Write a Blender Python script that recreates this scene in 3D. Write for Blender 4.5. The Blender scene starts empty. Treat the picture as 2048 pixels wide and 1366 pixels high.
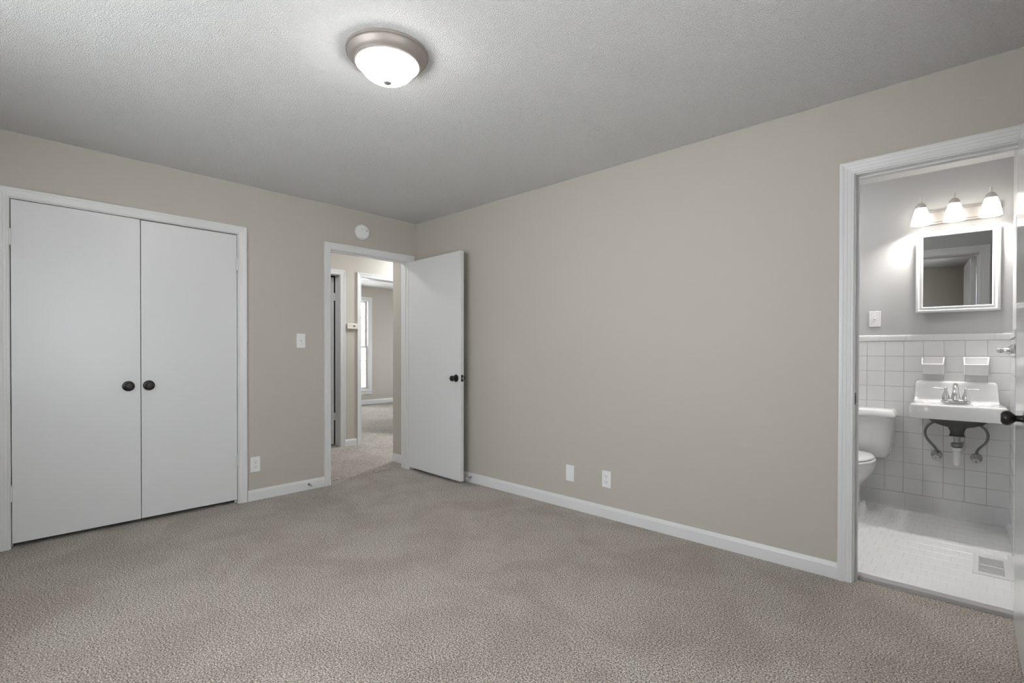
import bpy, math, random
from mathutils import Vector, Matrix
random.seed(7)
C = bpy.context.scene
COL = C.collection
PI = math.pi

# ------------------------------------------------------------------ camera
yaw, pitch, roll = 0.754236589, -0.00685094905, 0.00163594766
FPX, SHY = 1001.20321, 30.1396338
cam_d = bpy.data.cameras.new('camera')
cam_d.sensor_fit = 'HORIZONTAL'; cam_d.sensor_width = 36.0
cam_d.lens = FPX * 36.0 / 2048.0
cam_d.shift_y = SHY / 2048.0
cam_d.clip_start = 0.02; cam_d.clip_end = 60
cam = bpy.data.objects.new('camera', cam_d); COL.objects.link(cam)
Fd = Vector((-math.sin(yaw), math.cos(yaw), 0)); Rt = Vector((math.cos(yaw), math.sin(yaw), 0)); Up = Vector((0, 0, 1))
F2 = Fd * math.cos(pitch) + Up * math.sin(pitch); U2 = -Fd * math.sin(pitch) + Up * math.cos(pitch)
R3 = Rt * math.cos(roll) + U2 * math.sin(roll); U3 = -Rt * math.sin(roll) + U2 * math.cos(roll)
M = Matrix((R3, U3, -F2)).transposed().to_4x4()
M.translation = Vector((4.13563574, -3.00401184, 1.15158592))
cam.matrix_world = M
C.camera = cam

# ------------------------------------------------------------------ light, world, exposure
C.view_settings.view_transform = 'Standard'; C.view_settings.look = 'None'
C.view_settings.exposure = 0.0; C.view_settings.gamma = 1.0
try: C.view_settings.use_curve_mapping = False
except Exception: pass
SKY, LAMP_W, VANITY_W, HALL_W, BATH_FILL_W = 8.0, 38.0, 17.0, 250.0, 60.0
W = bpy.data.worlds.new('sky'); C.world = W; W.use_nodes = True
wt = W.node_tree; bg = wt.nodes['Background']; tcw = wt.nodes.new('ShaderNodeTexCoord'); sx_ = wt.nodes.new('ShaderNodeSeparateXYZ'); rw = wt.nodes.new('ShaderNodeValToRGB')
mw_ = wt.nodes.new('ShaderNodeMath'); mw_.operation = 'MULTIPLY_ADD'; mw_.inputs[1].default_value = 0.5; mw_.inputs[2].default_value = 0.5
wt.links.new(tcw.outputs['Generated'], sx_.inputs[0]); wt.links.new(sx_.outputs[2], mw_.inputs[0]); wt.links.new(mw_.outputs[0], rw.inputs[0]); wt.links.new(rw.outputs[0], bg.inputs[0])
rw.color_ramp.elements[0].position = 0.47; rw.color_ramp.elements[0].color = (0.96, 0.985, 1.0, 1)    # lower half brightened to throw more light up at the ceilings
rw.color_ramp.elements[1].position = 0.53; rw.color_ramp.elements[1].color = (0.82, 0.86, 0.895, 1)  # overcast sky
W.node_tree.nodes['Background'].inputs[1].default_value = SKY

def portal(name, loc, rot, sx, sy):
    l = bpy.data.lights.new(name, 'AREA'); l.shape = 'RECTANGLE'; l.size = sx; l.size_y = sy
    l.cycles.is_portal = True
    o = bpy.data.objects.new(name, l); COL.objects.link(o); o.location = loc; o.rotation_euler = rot
    return o
# portals for the back and far room windows, and three windows added for light
portal('daylight_bedroom', (2.40, -3.78, 1.45), (PI / 2, 0, 0), 1.8, 1.5)
portal('added_daylight_side', (4.73, -2.2, 1.45), (PI / 2, 0, PI / 2), 1.1, 1.5)
portal('daylight_far_room', (-5.26, 2.0, 1.30), (PI / 2, 0, -PI / 2), 0.95, 1.85)
portal('added_daylight_far_left', (-5.26, 0.85, 1.30), (PI / 2, 0, -PI / 2), 1.0, 1.85)
portal('added_daylight_far_side', (-3.5, 4.36, 1.12), (PI / 2, 0, PI), 1.6, 1.55)

# ------------------------------------------------------------------ materials
def new_mat(name):
    m = bpy.data.materials.new(name); m.use_nodes = True
    nt = m.node_tree; return m, nt, nt.nodes['Principled BSDF']
def plain(name, col, rough=0.5, metal=0.0, coat=0.0, bump=None, ior=None):
    m, nt, b = new_mat(name)
    b.inputs['Base Color'].default_value = (*col, 1); b.inputs['Roughness'].default_value = rough
    b.inputs['Metallic'].default_value = metal
    if coat: b.inputs['Coat Weight'].default_value = coat; b.inputs['Coat Roughness'].default_value = 0.06
    if bump:
        sc, st, dist = bump
        tc = nt.nodes.new('ShaderNodeTexCoord'); n = nt.nodes.new('ShaderNodeTexNoise'); bp = nt.nodes.new('ShaderNodeBump')
        n.inputs['Scale'].default_value = sc; n.inputs['Detail'].default_value = 3
        nt.links.new(tc.outputs['Object'], n.inputs['Vector']); nt.links.new(n.outputs['Fac'], bp.inputs['Height'])
        bp.inputs['Strength'].default_value = st; bp.inputs['Distance'].default_value = dist
        nt.links.new(bp.outputs['Normal'], b.inputs['Normal'])
    return m
def emit(name, col, strength, base=(0.9, 0.9, 0.9)):
    m, nt, b = new_mat(name)
    b.inputs['Base Color'].default_value = (*base, 1); b.inputs['Roughness'].default_value = 0.3
    b.inputs['Emission Color'].default_value = (*col, 1); b.inputs['Emission Strength'].default_value = strength
    return m
M_WALL = plain('taupe_wall_paint', (0.49, 0.455, 0.405), 0.62, bump=(160, 0.10, 0.002))
M_BWALL = plain('grey_bath_paint', (0.49, 0.49, 0.49), 0.45, bump=(160, 0.08, 0.002))
M_TRIM = plain('white_trim_paint', (0.70, 0.70, 0.70), 0.33)
M_DOOR = plain('white_door_paint', (0.69, 0.69, 0.695), 0.30, bump=(30, 0.12, 0.002))
M_GDOOR = plain('glossy_door_paint', (0.70, 0.70, 0.70), 0.16, coat=0.3, bump=(12, 0.03, 0.001))
M_PLATE = plain('white_plastic', (0.78, 0.78, 0.785), 0.3)
M_CREAM = plain('cream_plastic', (0.78, 0.74, 0.68), 0.4)
M_BRONZE = plain('dark_bronze', (0.035, 0.033, 0.032), 0.28, metal=0.6)
M_BLACK = plain('slot_black', (0.02, 0.02, 0.02), 0.6)
M_NICKEL = plain('brushed_nickel', (0.36, 0.325, 0.30), 0.52, metal=0.6)
M_BNICKEL = plain('satin_nickel_light', (0.66, 0.63, 0.60), 0.34, metal=0.7)
M_CHROME = plain('chrome', (0.80, 0.80, 0.80), 0.10, metal=1.0)
M_DULL = plain('worn_chrome', (0.42, 0.42, 0.42), 0.28, metal=0.9)
M_STEEL = plain('braided_grey', (0.22, 0.22, 0.22), 0.45, metal=0.5)
M_PORC = plain('white_porcelain', (0.80, 0.80, 0.80), 0.12, coat=0.5)
M_TILE = plain('white_wall_tile', (0.76, 0.76, 0.76), 0.14, coat=0.4)
M_GROUT = plain('tile_grout', (0.38, 0.38, 0.38), 0.8)
M_FTILE = plain('white_floor_tile', (0.86, 0.86, 0.86), 0.22, coat=0.2)
M_FGROUT = plain('floor_grout', (0.84, 0.84, 0.84), 0.7)
M_IRON = plain('raw_cast_iron', (0.07, 0.07, 0.07), 0.7, bump=(60, 0.4, 0.003))
M_PVC = plain('white_pvc', (0.72, 0.72, 0.72), 0.35)
M_MARBLE = plain('grey_threshold', (0.36, 0.35, 0.34), 0.4, bump=(40, 0.2, 0.002))
M_MIRROR = plain('mirror_silver', (0.64, 0.65, 0.66), 0.015, metal=1.0)
M_DARK = plain('closet_shade_tone', (0.20, 0.19, 0.18), 0.8)  # dark tone stands in for the shade inside the closet
M_LCD = plain('display_grey', (0.22, 0.22, 0.20), 0.2)
M_GLASS, nt_, b_ = new_mat('window_glass')
b_.inputs['Base Color'].default_value = (1, 1, 1, 1); b_.inputs['Roughness'].default_value = 0.0
b_.inputs['Transmission Weight'].default_value = 1.0; b_.inputs['IOR'].default_value = 1.01
M_DOME = emit('lit_frosted_dome', (1.0, 0.985, 0.96), LAMP_W)
M_DOMEH = emit('lit_frosted_hall_dome', (0.92, 0.97, 1.0), HALL_W)
M_BELL = emit('lit_frosted_bell', (1.0, 0.94, 0.85), VANITY_W * 0.28)
M_BULB = emit('lit_bulb', (1.0, 0.97, 0.93), VANITY_W * 68)

# popcorn ceiling
M_CEIL, nt, b = new_mat('textured_ceiling')
b.inputs['Base Color'].default_value = (0.83, 0.83, 0.83, 1); b.inputs['Roughness'].default_value = 0.9
tc = nt.nodes.new('ShaderNodeTexCoord')
n1 = nt.nodes.new('ShaderNodeTexNoise'); n1.inputs['Scale'].default_value = 150; n1.inputs['Detail'].default_value = 2.5; n1.inputs['Roughness'].default_value = 0.6
r1 = nt.nodes.new('ShaderNodeValToRGB'); r1.color_ramp.elements[0].position = 0.40; r1.color_ramp.elements[1].position = 0.62
bp = nt.nodes.new('ShaderNodeBump'); bp.inputs['Strength'].default_value = 0.95; bp.inputs['Distance'].default_value = 0.0052
nt.links.new(tc.outputs['Object'], n1.inputs['Vector']); nt.links.new(n1.outputs['Fac'], r1.inputs['Fac'])
nt.links.new(r1.outputs['Color'], bp.inputs['Height']); nt.links.new(bp.outputs['Normal'], b.inputs['Normal'])

# carpet: flecked cut pile with vacuum swathes
M_CARPET, nt, b = new_mat('taupe_carpet')
b.inputs['Roughness'].default_value = 0.95
b.inputs['Sheen Weight'].default_value = 0.15
L = nt.links.new
tc = nt.nodes.new('ShaderNodeTexCoord')
def tex(kind, **k):
    n = nt.nodes.new(kind)
    for a, v in k.items(): n.inputs[a].default_value = v
    return n
nz = tex('ShaderNodeTexNoise', Scale=160.0, Detail=3.0, Roughness=0.72); L(tc.outputs['Object'], nz.inputs['Vector'])
rp = nt.nodes.new('ShaderNodeValToRGB'); L(nz.outputs['Fac'], rp.inputs['Fac'])
e = rp.color_ramp.elements
e[0].position = 0.36; e[0].color = (0.035, 0.029, 0.025, 1)
e[1].position = 0.62; e[1].color = (0.88, 0.82, 0.76, 1)
x = rp.color_ramp.elements.new(0.445); x.color = (0.24, 0.21, 0.183, 1)
x = rp.color_ramp.elements.new(0.52); x.color = (0.44, 0.395, 0.35, 1)
big = tex('ShaderNodeTexNoise', Scale=2.6, Detail=6.0, Roughness=0.62, Distortion=0.5); L(tc.outputs['Object'], big.inputs['Vector'])
rb = nt.nodes.new('ShaderNodeValToRGB'); L(big.outputs['Fac'], rb.inputs['Fac'])
rb.color_ramp.elements[0].position = 0.40; rb.color_ramp.elements[0].color = (0.83, 0.80, 0.76, 1)
rb.color_ramp.elements[1].position = 0.60; rb.color_ramp.elements[1].color = (0.985, 0.98, 0.95, 1)
mx = nt.nodes.new('ShaderNodeMix'); mx.data_type = 'RGBA'; mx.blend_type = 'MULTIPLY'; mx.inputs[0].default_value = 1.0
L(rp.outputs['Color'], mx.inputs[6]); L(rb.outputs['Color'], mx.inputs[7]); L(mx.outputs[2], b.inputs['Base Color'])
vo = tex('ShaderNodeTexVoronoi', Scale=150.0); L(tc.outputs['Object'], vo.inputs['Vector'])
ad = nt.nodes.new('ShaderNodeMath'); ad.operation = 'SUBTRACT'; L(nz.outputs['Fac'], ad.inputs[0])
ml = nt.nodes.new('ShaderNodeMath'); ml.operation = 'MULTIPLY'; ml.inputs[1].default_value = 0.5; L(vo.outputs['Distance'], ml.inputs[0]); L(ml.outputs[0], ad.inputs[1])
bp = nt.nodes.new('ShaderNodeBump'); bp.inputs['Strength'].default_value = 0.8; bp.inputs['Distance'].default_value = 0.006
L(ad.outputs[0], bp.inputs['Height']); L(bp.outputs['Normal'], b.inputs['Normal'])

# ------------------------------------------------------------------ mesh helpers
class MB:
    def __init__(s): s.v = []; s.f = []
    def add(s, vs, fs):
        o = len(s.v); s.v += [tuple(p) for p in vs]; s.f += [tuple(i + o for i in f) for f in fs]; return s
    def box(s, x0, x1, y0, y1, z0, z1):
        if x0 > x1: x0, x1 = x1, x0
        if y0 > y1: y0, y1 = y1, y0
        if z0 > z1: z0, z1 = z1, z0
        return s.add([(x0, y0, z0), (x1, y0, z0), (x1, y1, z0), (x0, y1, z0), (x0, y0, z1), (x1, y0, z1), (x1, y1, z1), (x0, y1, z1)],
                     [(0, 3, 2, 1), (4, 5, 6, 7), (0, 1, 5, 4), (1, 2, 6, 5), (2, 3, 7, 6), (3, 0, 4, 7)])
    def loft(s, loops, cap0=True, cap1=True, close=True):
        n = len(loops[0]); vs = [p for l in loops for p in l]; fs = []
        for k in range(len(loops) - 1):
            for i in range(n if close else n - 1):
                j = (i + 1) % n; fs.append((k * n + i, k * n + j, (k + 1) * n + j, (k + 1) * n + i))
        if cap0: fs.append(tuple(range(n))[::-1])
        if cap1: fs.append(tuple((len(loops) - 1) * n + i for i in range(n)))
        return s.add(vs, fs)
    def lathe(s, prof, origin=(0, 0, 0), axis=(0, 0, 1), n=40, cap0=False, cap1=False):
        q = Vector((0, 0, 1)).rotation_difference(Vector(axis).normalized()); o = Vector(origin)
        loops = [[o + q @ Vector((max(r, 1e-5) * math.cos(2 * PI * i / n), max(r, 1e-5) * math.sin(2 * PI * i / n), h)) for i in range(n)] for r, h in prof]
        return s.loft(loops, cap0, cap1)
    def tube(s, pts, r, n=14):
        P = [Vector(p) for p in pts]; rs = r if isinstance(r, (list, tuple)) else [r] * len(P); loops = []
        up = None
        for i, p in enumerate(P):
            t = (P[min(i + 1, len(P) - 1)] - P[max(i - 1, 0)]).normalized()
            if up is None: up = Vector((0, 0, 1)) if abs(t.z) < 0.9 else Vector((1, 0, 0))
            a = t.cross(up).normalized(); b = a.cross(t).normalized(); up = b
            loops.append([p + rs[i] * (a * math.cos(2 * PI * k / n) + b * math.sin(2 * PI * k / n)) for k in range(n)])
        return s.loft(loops)
    def build(s, name, mat, parent=None, smooth=False, bevel=0.0, loc=None, angle=35):
        me = bpy.data.meshes.new(name); me.from_pydata(s.v, [], s.f); me.materials.append(mat)
        import bmesh
        bm = bmesh.new(); bm.from_mesh(me); bmesh.ops.recalc_face_normals(bm, faces=bm.faces); bm.to_mesh(me); bm.free()
        o = bpy.data.objects.new(name, me); COL.objects.link(o)
        if parent: o.parent = parent
        if loc: o.location = loc
        if smooth:
            for p in me.polygons: p.use_smooth = True
            try: me.set_sharp_from_angle(angle=math.radians(angle))
            except Exception: pass
        if bevel:
            md = o.modifiers.new('bevel', 'BEVEL'); md.width = bevel; md.segments = 2; md.limit_method = 'ANGLE'; md.angle_limit = math.radians(40)
        return o
def bez(p0, p1, p2, p3, n=14):
    p0, p1, p2, p3 = map(Vector, (p0, p1, p2, p3)); o = []
    for i in range(n + 1):
        t = i / n; u = 1 - t; o.append(p0 * u**3 + p1 * 3 * u * u * t + p2 * 3 * u * t * t + p3 * t**3)
    return o
def thing(name, label, cat, loc, rz=0.0, group=None, kind=None):
    o = bpy.data.objects.new(name, None); COL.objects.link(o); o.location = loc; o.rotation_euler = (0, 0, rz); o.empty_display_size = 0.05
    o['label'] = label; o['category'] = cat
    if group: o['group'] = group
    if kind: o['kind'] = kind
    return o
def struct(o, label, cat):
    o['kind'] = 'structure'; o['label'] = label; o['category'] = cat; return o

# ------------------------------------------------------------------ key dimensions
H = 2.44; BX, BY = 4.57, -3.62      # bedroom: corner at the origin, runs to +x and -y
CL0, CL1, CLH = -2.880, -1.655, 2.052   # closet opening in the x=0 wall
EN0, EN1, ENH = -0.906, -0.100, 2.050   # entry opening
BA0, BA1, BAH = 3.670, 4.283, 2.045     # bathroom opening in the y=0 wall
WT = 0.12
HX, HZ = -1.45, 0.028                # hall far wall and its floor rise
FX = -5.10                           # far wall of the room across the hall
def dz(x):                           # the hall and far room floors climb slightly away from the bedroom
    x = -x
    return 0.0 if x <= 0 else (x * 0.0193 if x < 1.45 else 0.028 + (x - 1.45) * 0.0134)
BZ = 0.022                           # bathroom floor
BWY = 1.62; BRX = 4.278; BLX = 2.45

def wall_x(name, x0, x1, ya, yb, z0, z1, holes, mat, label, cat='wall'):     # wall whose plane is x = const
    m = MB(); hs = sorted(holes); y = ya
    for (a, b_, za, zb) in hs:
        m.box(x0, x1, y, a, z0, z1)
        if za > z0: m.box(x0, x1, a, b_, z0, za)
        m.box(x0, x1, a, b_, zb, z1); y = b_
    m.box(x0, x1, y, yb, z0, z1)
    return struct(m.build(name, mat), label, cat)
def wall_y(name, y0, y1, xa, xb, z0, z1, holes, mat, label, cat='wall'):
    m = MB(); hs = sorted(holes); x = xa
    for (a, b_, za, zb) in hs:
        m.box(x, a, y0, y1, z0, z1)
        if za > z0: m.box(a, b_, y0, y1, z0, za)
        m.box(a, b_, y0, y1, zb, z1); x = b_
    m.box(x, xb, y0, y1, z0, z1)
    return struct(m.build(name, mat), label, cat)
J = 0.018    # jamb board thickness

# ------------------------------------------------------------------ bedroom shell
wall_x('wall_left', -WT, 0, BY - WT, 0.0, -0.05, H, [(CL0 - J, CL1 + J, -0.05, CLH + J), (EN0 - J, EN1 + J, -0.05, ENH + J)], M_WALL, 'taupe wall holding the double closet and the open entry doorway')
wall_y('wall_right', 0, WT - 0.01, 0.0, BX + WT, -0.05, H, [(BA0 - J, BA1 + J, -0.05, BAH + J)], M_WALL, 'long blank taupe wall between the entry door and the bathroom door')
wall_y('wall_back', BY - WT, BY, 0, BX, -0.05, H, [(1.5, 3.3, 0.7, 2.2)], M_WALL, 'taupe wall behind the camera with the bedroom window')
wall_x('wall_side', BX, BX + WT, BY - WT, 0, -0.05, H, [(-2.75, -1.65, 0.7, 2.2)], M_WALL, 'taupe wall at the end of the room past the bathroom door')
struct(MB().box(-WT, BX + WT, BY - WT, WT, H, H + 0.1).build('ceiling', M_CEIL), 'grey white textured ceiling over the bedroom', 'ceiling')
fl = MB(); fl.box(-WT, BX + WT, BY - WT, 0.075, -0.06, 0.0)
fl.box(-0.85, -WT, -3.0, -1.5, -0.06, 0.0)
struct(fl.build('floor', M_CARPET), 'flecked taupe carpet covering the bedroom floor', 'floor')
# closet interior
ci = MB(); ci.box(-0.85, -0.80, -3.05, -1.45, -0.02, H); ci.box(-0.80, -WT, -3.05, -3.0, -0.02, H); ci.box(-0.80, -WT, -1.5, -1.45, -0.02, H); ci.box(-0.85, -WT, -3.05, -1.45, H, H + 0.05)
struct(ci.build('wall_closet', M_DARK), 'inside walls of the closet, coloured dark for the shade in the door gaps', 'wall')

# ------------------------------------------------------------------ moulding
PROF = [(0.0, 0.0), (0.0, 0.009), (0.002, 0.0105), (0.009, 0.0108), (0.0100, 0.0098), (0.011, 0.0108), (0.024, 0.0125), (0.0250, 0.0116), (0.026, 0.0128),
        (0.038, 0.0152), (0.0390, 0.0143), (0.040, 0.0158), (0.047, 0.018), (0.055, 0.018), (0.057, 0.016), (0.057, 0.0)]
def casing(name, axis, pos, sgn, a, b_, z0, ztop, label, w=0.057, legs='both', reveal=0.005, mat=None):
    """door casing on plane axis=pos facing sgn; opening a..b, floor z0, head ztop"""
    m = MB(); s = w / 0.057
    a -= reveal; b_ += reveal; zt = ztop + reveal
    def pt(along, z, t):
        return (pos + sgn * t, along, z) if axis == 'x' else (along, pos + sgn * t, z)
    loops = []
    loops.append([pt(a - u * s, z0, t) for u, t in PROF]); loops.append([pt(a - u * s, zt + u * s, t) for u, t in PROF])
    loops.append([pt(b_ + u * s, zt + u * s, t) for u, t in PROF]); loops.append([pt(b_ + u * s, z0, t) for u, t in PROF])
    m.loft(loops)
    return m.build(name, mat or M_TRIM)
def jamb(axis, p0, p1, a, b_, z0, ztop, stop_at=None):
    m = MB()
    def bx(a0, a1, z_0, z_1, q0=p0, q1=p1):
        if axis == 'x': m.box(q0, q1, a0, a1, z_0, z_1)
        else: m.box(a0, a1, q0, q1, z_0, z_1)
    bx(a - J, a, z0, ztop + J); bx(b_, b_ + J, z0, ztop + J); bx(a, b_, ztop, ztop + J)
    if stop_at:
        s0, s1 = stop_at
        bx(a, a + 0.010, z0, ztop, s0, s1); bx(b_ - 0.010, b_, z0, ztop, s0, s1); bx(a + 0.01, b_ - 0.01, ztop - 0.010, ztop, s0, s1)
    return m.build('jamb', M_TRIM, bevel=0.0012)
def frame(name, label, parts):
    t = thing(name, label, 'door frame', (0, 0, 0), kind='structure')
    for p in parts: p.parent = t
    return t
# closet frame
frame('trim_1', 'white moulded frame around the closet doors', [
    jamb('x', -WT, 0.0, CL0, CL1, -0.01, CLH, (-0.055, -0.042)), casing('casing', 'x', 0, 1, CL0, CL1, -0.01, CLH, '')])
# entry frame
ef = frame('trim_2', 'white moulded frame around the open entry doorway', [
    jamb('x', -WT, 0.0, EN0, EN1, -0.01, ENH, (-0.050, -0.037)), casing('casing', 'x', 0, 1, EN0, EN1, -0.01, ENH, ''),
    casing('casing', 'x', -WT, -1, EN0, EN1, 0.0, ENH, '')])
sp = MB().box(-0.030, -0.004, EN0, EN0 + 0.0015, 0.905, 0.962).build('strike_plate', M_NICKEL, ef)
# bathroom frame
bf = frame('trim_3', 'white moulded frame around the bathroom doorway', [
    jamb('y', 0.0, WT - 0.01, BA0, BA1, -0.01, BAH, (0.040, 0.052)), casing('casing', 'y', 0, -1, BA0, BA1, -0.01, BAH, '', w=0.062),
    casing('casing', 'y', WT - 0.01, 1, BA0, BA1, BZ, BAH, '', w=0.064)])
sm = MB(); sm.box(BA0, BA0 + 0.002, 0.004, 0.030, 0.895, 0.955)
sm.box(BA0 + 0.0015, BA0 + 0.0035, 0.010, 0.024, 0.908, 0.942)
sp = sm.build('strike_plate', M_BRONZE, bf, bevel=0.0006)
struct(MB().box(BA0 - J, BA1 + J, 0.065, 0.115, -0.01, BZ - 0.003).build('trim_4', M_MARBLE, bevel=0.003), 'grey marble threshold strip under the bathroom doorway', 'threshold')

# baseboards
BP = [(0.0, 0.0), (0.013, 0.0), (0.013, 0.062), (0.011, 0.068), (0.0105, 0.071), (0.006, 0.080), (0.004, 0.083), (0.0, 0.083)]
def baseboard(name, pts, label, inward, z0=0.0, hf=None, h=1.0, mat=None):
    m = MB()
    for i in range(len(pts) - 1):
        p, q = Vector(pts[i]), Vector(pts[i + 1]); nrm = Vector(inward[i])
        l = []
        for e_ in (p, q):
            zz = z0 + (dz(e_.x) if hf else 0)
            l.append([(e_.x + nrm.x * t, e_.y + nrm.y * t, zz + z * h) for t, z in BP])
        m.loft(l)
    return struct(m.build(name, mat or M_TRIM), label, 'baseboard')
baseboard('baseboard_left', [(0, CL1 + 0.0665, ), (0, EN0 - 0.0625)], 'short white baseboard between the closet and the entry doorway', [(1, 0)])
baseboard('baseboard_right', [(0, 0), (BA0 - 0.0675, 0)], 'long white baseboard under the blank wall', [(0, -1)])
baseboard('baseboard_back', [(0.0, BY), (BX, BY)], 'white baseboard behind the camera', [(0, 1)])
baseboard('baseboard_side', [(BX, BY), (BX, 0)], 'white baseboard beyond the bathroom door', [(-1, 0)])
baseboard('baseboard_closet_side', [(0, BY), (0, CL0 - 0.0665)], 'white baseboard left of the closet', [(1, 0)])

# ------------------------------------------------------------------ doors
def round_knob(parent, base, d, r=0.027, ros=0.033, proj=0.055, mat=M_BRONZE, name='knob'):
    m = MB(); k = proj
    prof = [(0.0001, 0.0), (ros, 0.0), (ros, 0.004), (ros * 0.93, 0.0065), (ros * 0.80, 0.008), (0.013, 0.011), (0.011, 0.016), (0.011, k * 0.42),
            (r * 0.62, k * 0.50), (r * 0.90, k * 0.60), (r, k * 0.72), (r * 0.97, k * 0.84), (r * 0.80, k * 0.94), (r * 0.66, k * 0.955), (r * 0.62, k * 0.985), (r * 0.3, k), (0.0001, k)]
    m.lathe(prof, base, d, 36)
    o = m.build(name, mat, parent, smooth=True, angle=30); return o
def hinge(parent, x, y, z, ax, h=0.09, mat=M_TRIM):
    m = MB(); m.lathe([(0.0001, 0), (0.006, 0), (0.006, h), (0.0001, h)], (x, y, z), (0, 0, 1), 12)
    m.lathe([(0.0001, 0), (0.0045, 0.002), (0.0045, 0.008), (0.0001, 0.009)], (x, y, z + h), (0, 0, 1), 12)
    if ax == 'x': m.box(x - 0.004, x - 0.001, y - 0.012, y + 0.012, z, z + h)
    else: m.box(x - 0.012, x + 0.012, y + 0.001, y + 0.004, z, z + h)
    return m.build('hinge', mat, parent, smooth=True)
# closet leaves
d1 = thing('door_1', 'left leaf of the closed white closet doors, the wider one with knob at its right', 'closet door', (0, 0, 0), kind='structure')
MB().box(-0.038, -0.003, -2.876, -2.2585, 0.028, 2.048).build('door_slab', M_DOOR, d1, bevel=0.0015)
round_knob(d1, (-0.003, -2.325, 0.928), (1, 0, 0), r=0.022, ros=0.034, proj=0.040)
hinge(d1, 0.004, -2.880, 1.778, 'x'); hinge(d1, 0.004, -2.880, 0.276, 'x')
d2 = thing('door_2', 'right leaf of the closed white closet doors, next to the light switch', 'closet door', (0, 0, 0), kind='structure')
MB().box(-0.038, -0.003, -2.2545, -1.659, 0.030, 2.044).build('door_slab', M_DOOR, d2, bevel=0.0015)
round_knob(d2, (-0.003, -2.213, 0.928), (1, 0, 0), r=0.022, ros=0.034, proj=0.040)
hinge(d2, 0.004, -1.656, 1.777, 'x'); hinge(d2, 0.004, -1.656, 0.284, 'x')
# entry door: hinge at the corner side, swung back near the right wall.  local frame: x along slab, y=0 face toward the room, thickness to +y
ex, ey = 0.016, -0.104
fx, fy = 0.824, -0.133
ang = math.atan2(fy - ey, fx - ex)
d3 = thing('door_3', 'white slab entry door swung open against the long taupe wall', 'door', (ex, ey, 0), ang, kind='structure')
DW = math.hypot(fx - ex, fy - ey)
MB().box(0.0, DW, 0.0, 0.036, 0.028, 2.045).build('door_slab', M_DOOR, d3, bevel=0.0015)
round_knob(d3, (DW - 0.062, 0.0, 0.930), (0, -1, 0), r=0.026, ros=0.033, proj=0.060)
round_knob(d3, (DW - 0.062, 0.036, 0.930), (0, 1, 0), r=0.026, ros=0.033, proj=0.050)
MB().box(DW - 0.0005, DW + 0.0015, 0.005, 0.029, 0.902, 0.960).build('latch_plate', M_BRONZE, d3)
MB().lathe([(0.0001, 0), (0.0075, 0), (0.0068, 0.008), (0.0001, 0.010)], (DW + 0.001, 0.017, 0.931), (1, 0, 0), 16).build('latch_bolt', M_DULL, d3, smooth=True)
hinge(d3, 0.0, 0.034, 1.80, 'y'); hinge(d3, 0.0, 0.034, 0.25, 'y')
# bathroom door, open square into the bedroom at the right edge of view
bx_, by_ = 4.2385, -0.022
ang = math.atan2(-0.60, 0.0110)
d4 = thing('door_4', 'glossy white bathroom door at the right edge, open into the bedroom', 'door', (bx_, by_, 0), ang, kind='structure')
MB().box(0.0, 0.605, 0.0, 0.035, 0.012, 2.030).build('door_slab', M_GDOOR, d4, bevel=0.0015)
round_knob(d4, (0.545, 0.0, 0.930), (0, -1, 0), r=0.026, ros=0.033, proj=0.066)
round_knob(d4, (0.545, 0.035, 0.930), (0, 1, 0), r=0.026, ros=0.033, proj=0.060)

# ------------------------------------------------------------------ hall
hw = MB()
def hall_struct(name, boxes, mat, label, cat='wall'):
    m = MB()
    for b4 in boxes: m.box(*b4)
    return struct(m.build(name, mat), label, cat)
HT = 2.50
HO0, HO1, HOH = 0.224, 1.02, 2.05 + HZ     # opening to the far room
HD0, HD1 = -0.86, -0.055                 # doorway on its left
wall_x('wall_hall_far', HX - WT, HX, -1.6, 4.2, -0.1, HT, [(HD0 - J, HD1 + J, -0.1, HOH + J), (HO0 - J, HO1 + J, -0.1, HOH + J)], M_WALL, 'hall wall with the thermostat, seen through the entry doorway')
HCX = -0.418
hall_struct('wall_hall_right', [(HCX, -WT, 0.0, WT, -0.05, HT), (HCX, HCX + WT, WT, 4.2, -0.05, HT)], M_WALL, 'short hall wall just past the entry door, ending at an outer corner')
hall_struct('wall_hall_left', [(HX, -WT, -1.40, -1.28, -0.05, HT)], M_WALL, 'hall wall hidden to the left of the entry doorway')
hall_struct('wall_hall_end', [(HX, HCX, 4.08, 4.2, -0.05, HT)], M_WALL, 'far end wall of the hall')
hall_struct('ceiling_hall', [(HX - WT, -WT, -1.45, 4.2, HT - 0.03, HT + 0.05)], M_CEIL, 'ceiling of the hall', 'ceiling')
fm = MB()
for (xa, xb) in ((-WT, HX), (HX, FX - 0.1)):
    ya, yb = (-1.45, 4.2) if xb == HX else (-1.6, 4.3)
    fm.loft([[(xa, ya, dz(xa)), (xa, yb, dz(xa)), (xa, yb, dz(xa) - 0.06), (xa, ya, dz(xa) - 0.06)], [(xb, ya, dz(xb)), (xb, yb, dz(xb)), (xb, yb, dz(xb) - 0.06), (xb, ya, dz(xb) - 0.06)]])
struct(fm.build('floor_hall', M_CARPET), 'flecked taupe carpet of the hall and the room beyond', 'floor')
baseboard('baseboard_hall_right', [(-WT - 0.02, 0.0), (HCX, 0.0), (HCX, 3.0)], 'white baseboard of the hall corner past the entry door', [(0, -1), (-1, 0)], hf=True)
baseboard('baseboard_hall_far', [(HX, HD1 + 0.0625), (HX, HO0 - 0.0625)], 'short white baseboard under the thermostat', [(1, 0)], hf=True, h=0.95)
f5 = frame('trim_5', 'white frame of the left doorway across the hall', [
    jamb('x', HX - WT, HX, HD0, HD1, 0.0, HOH), casing('casing', 'x', HX, 1, HD0, HD1, 0.0, HOH, '')])
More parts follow.
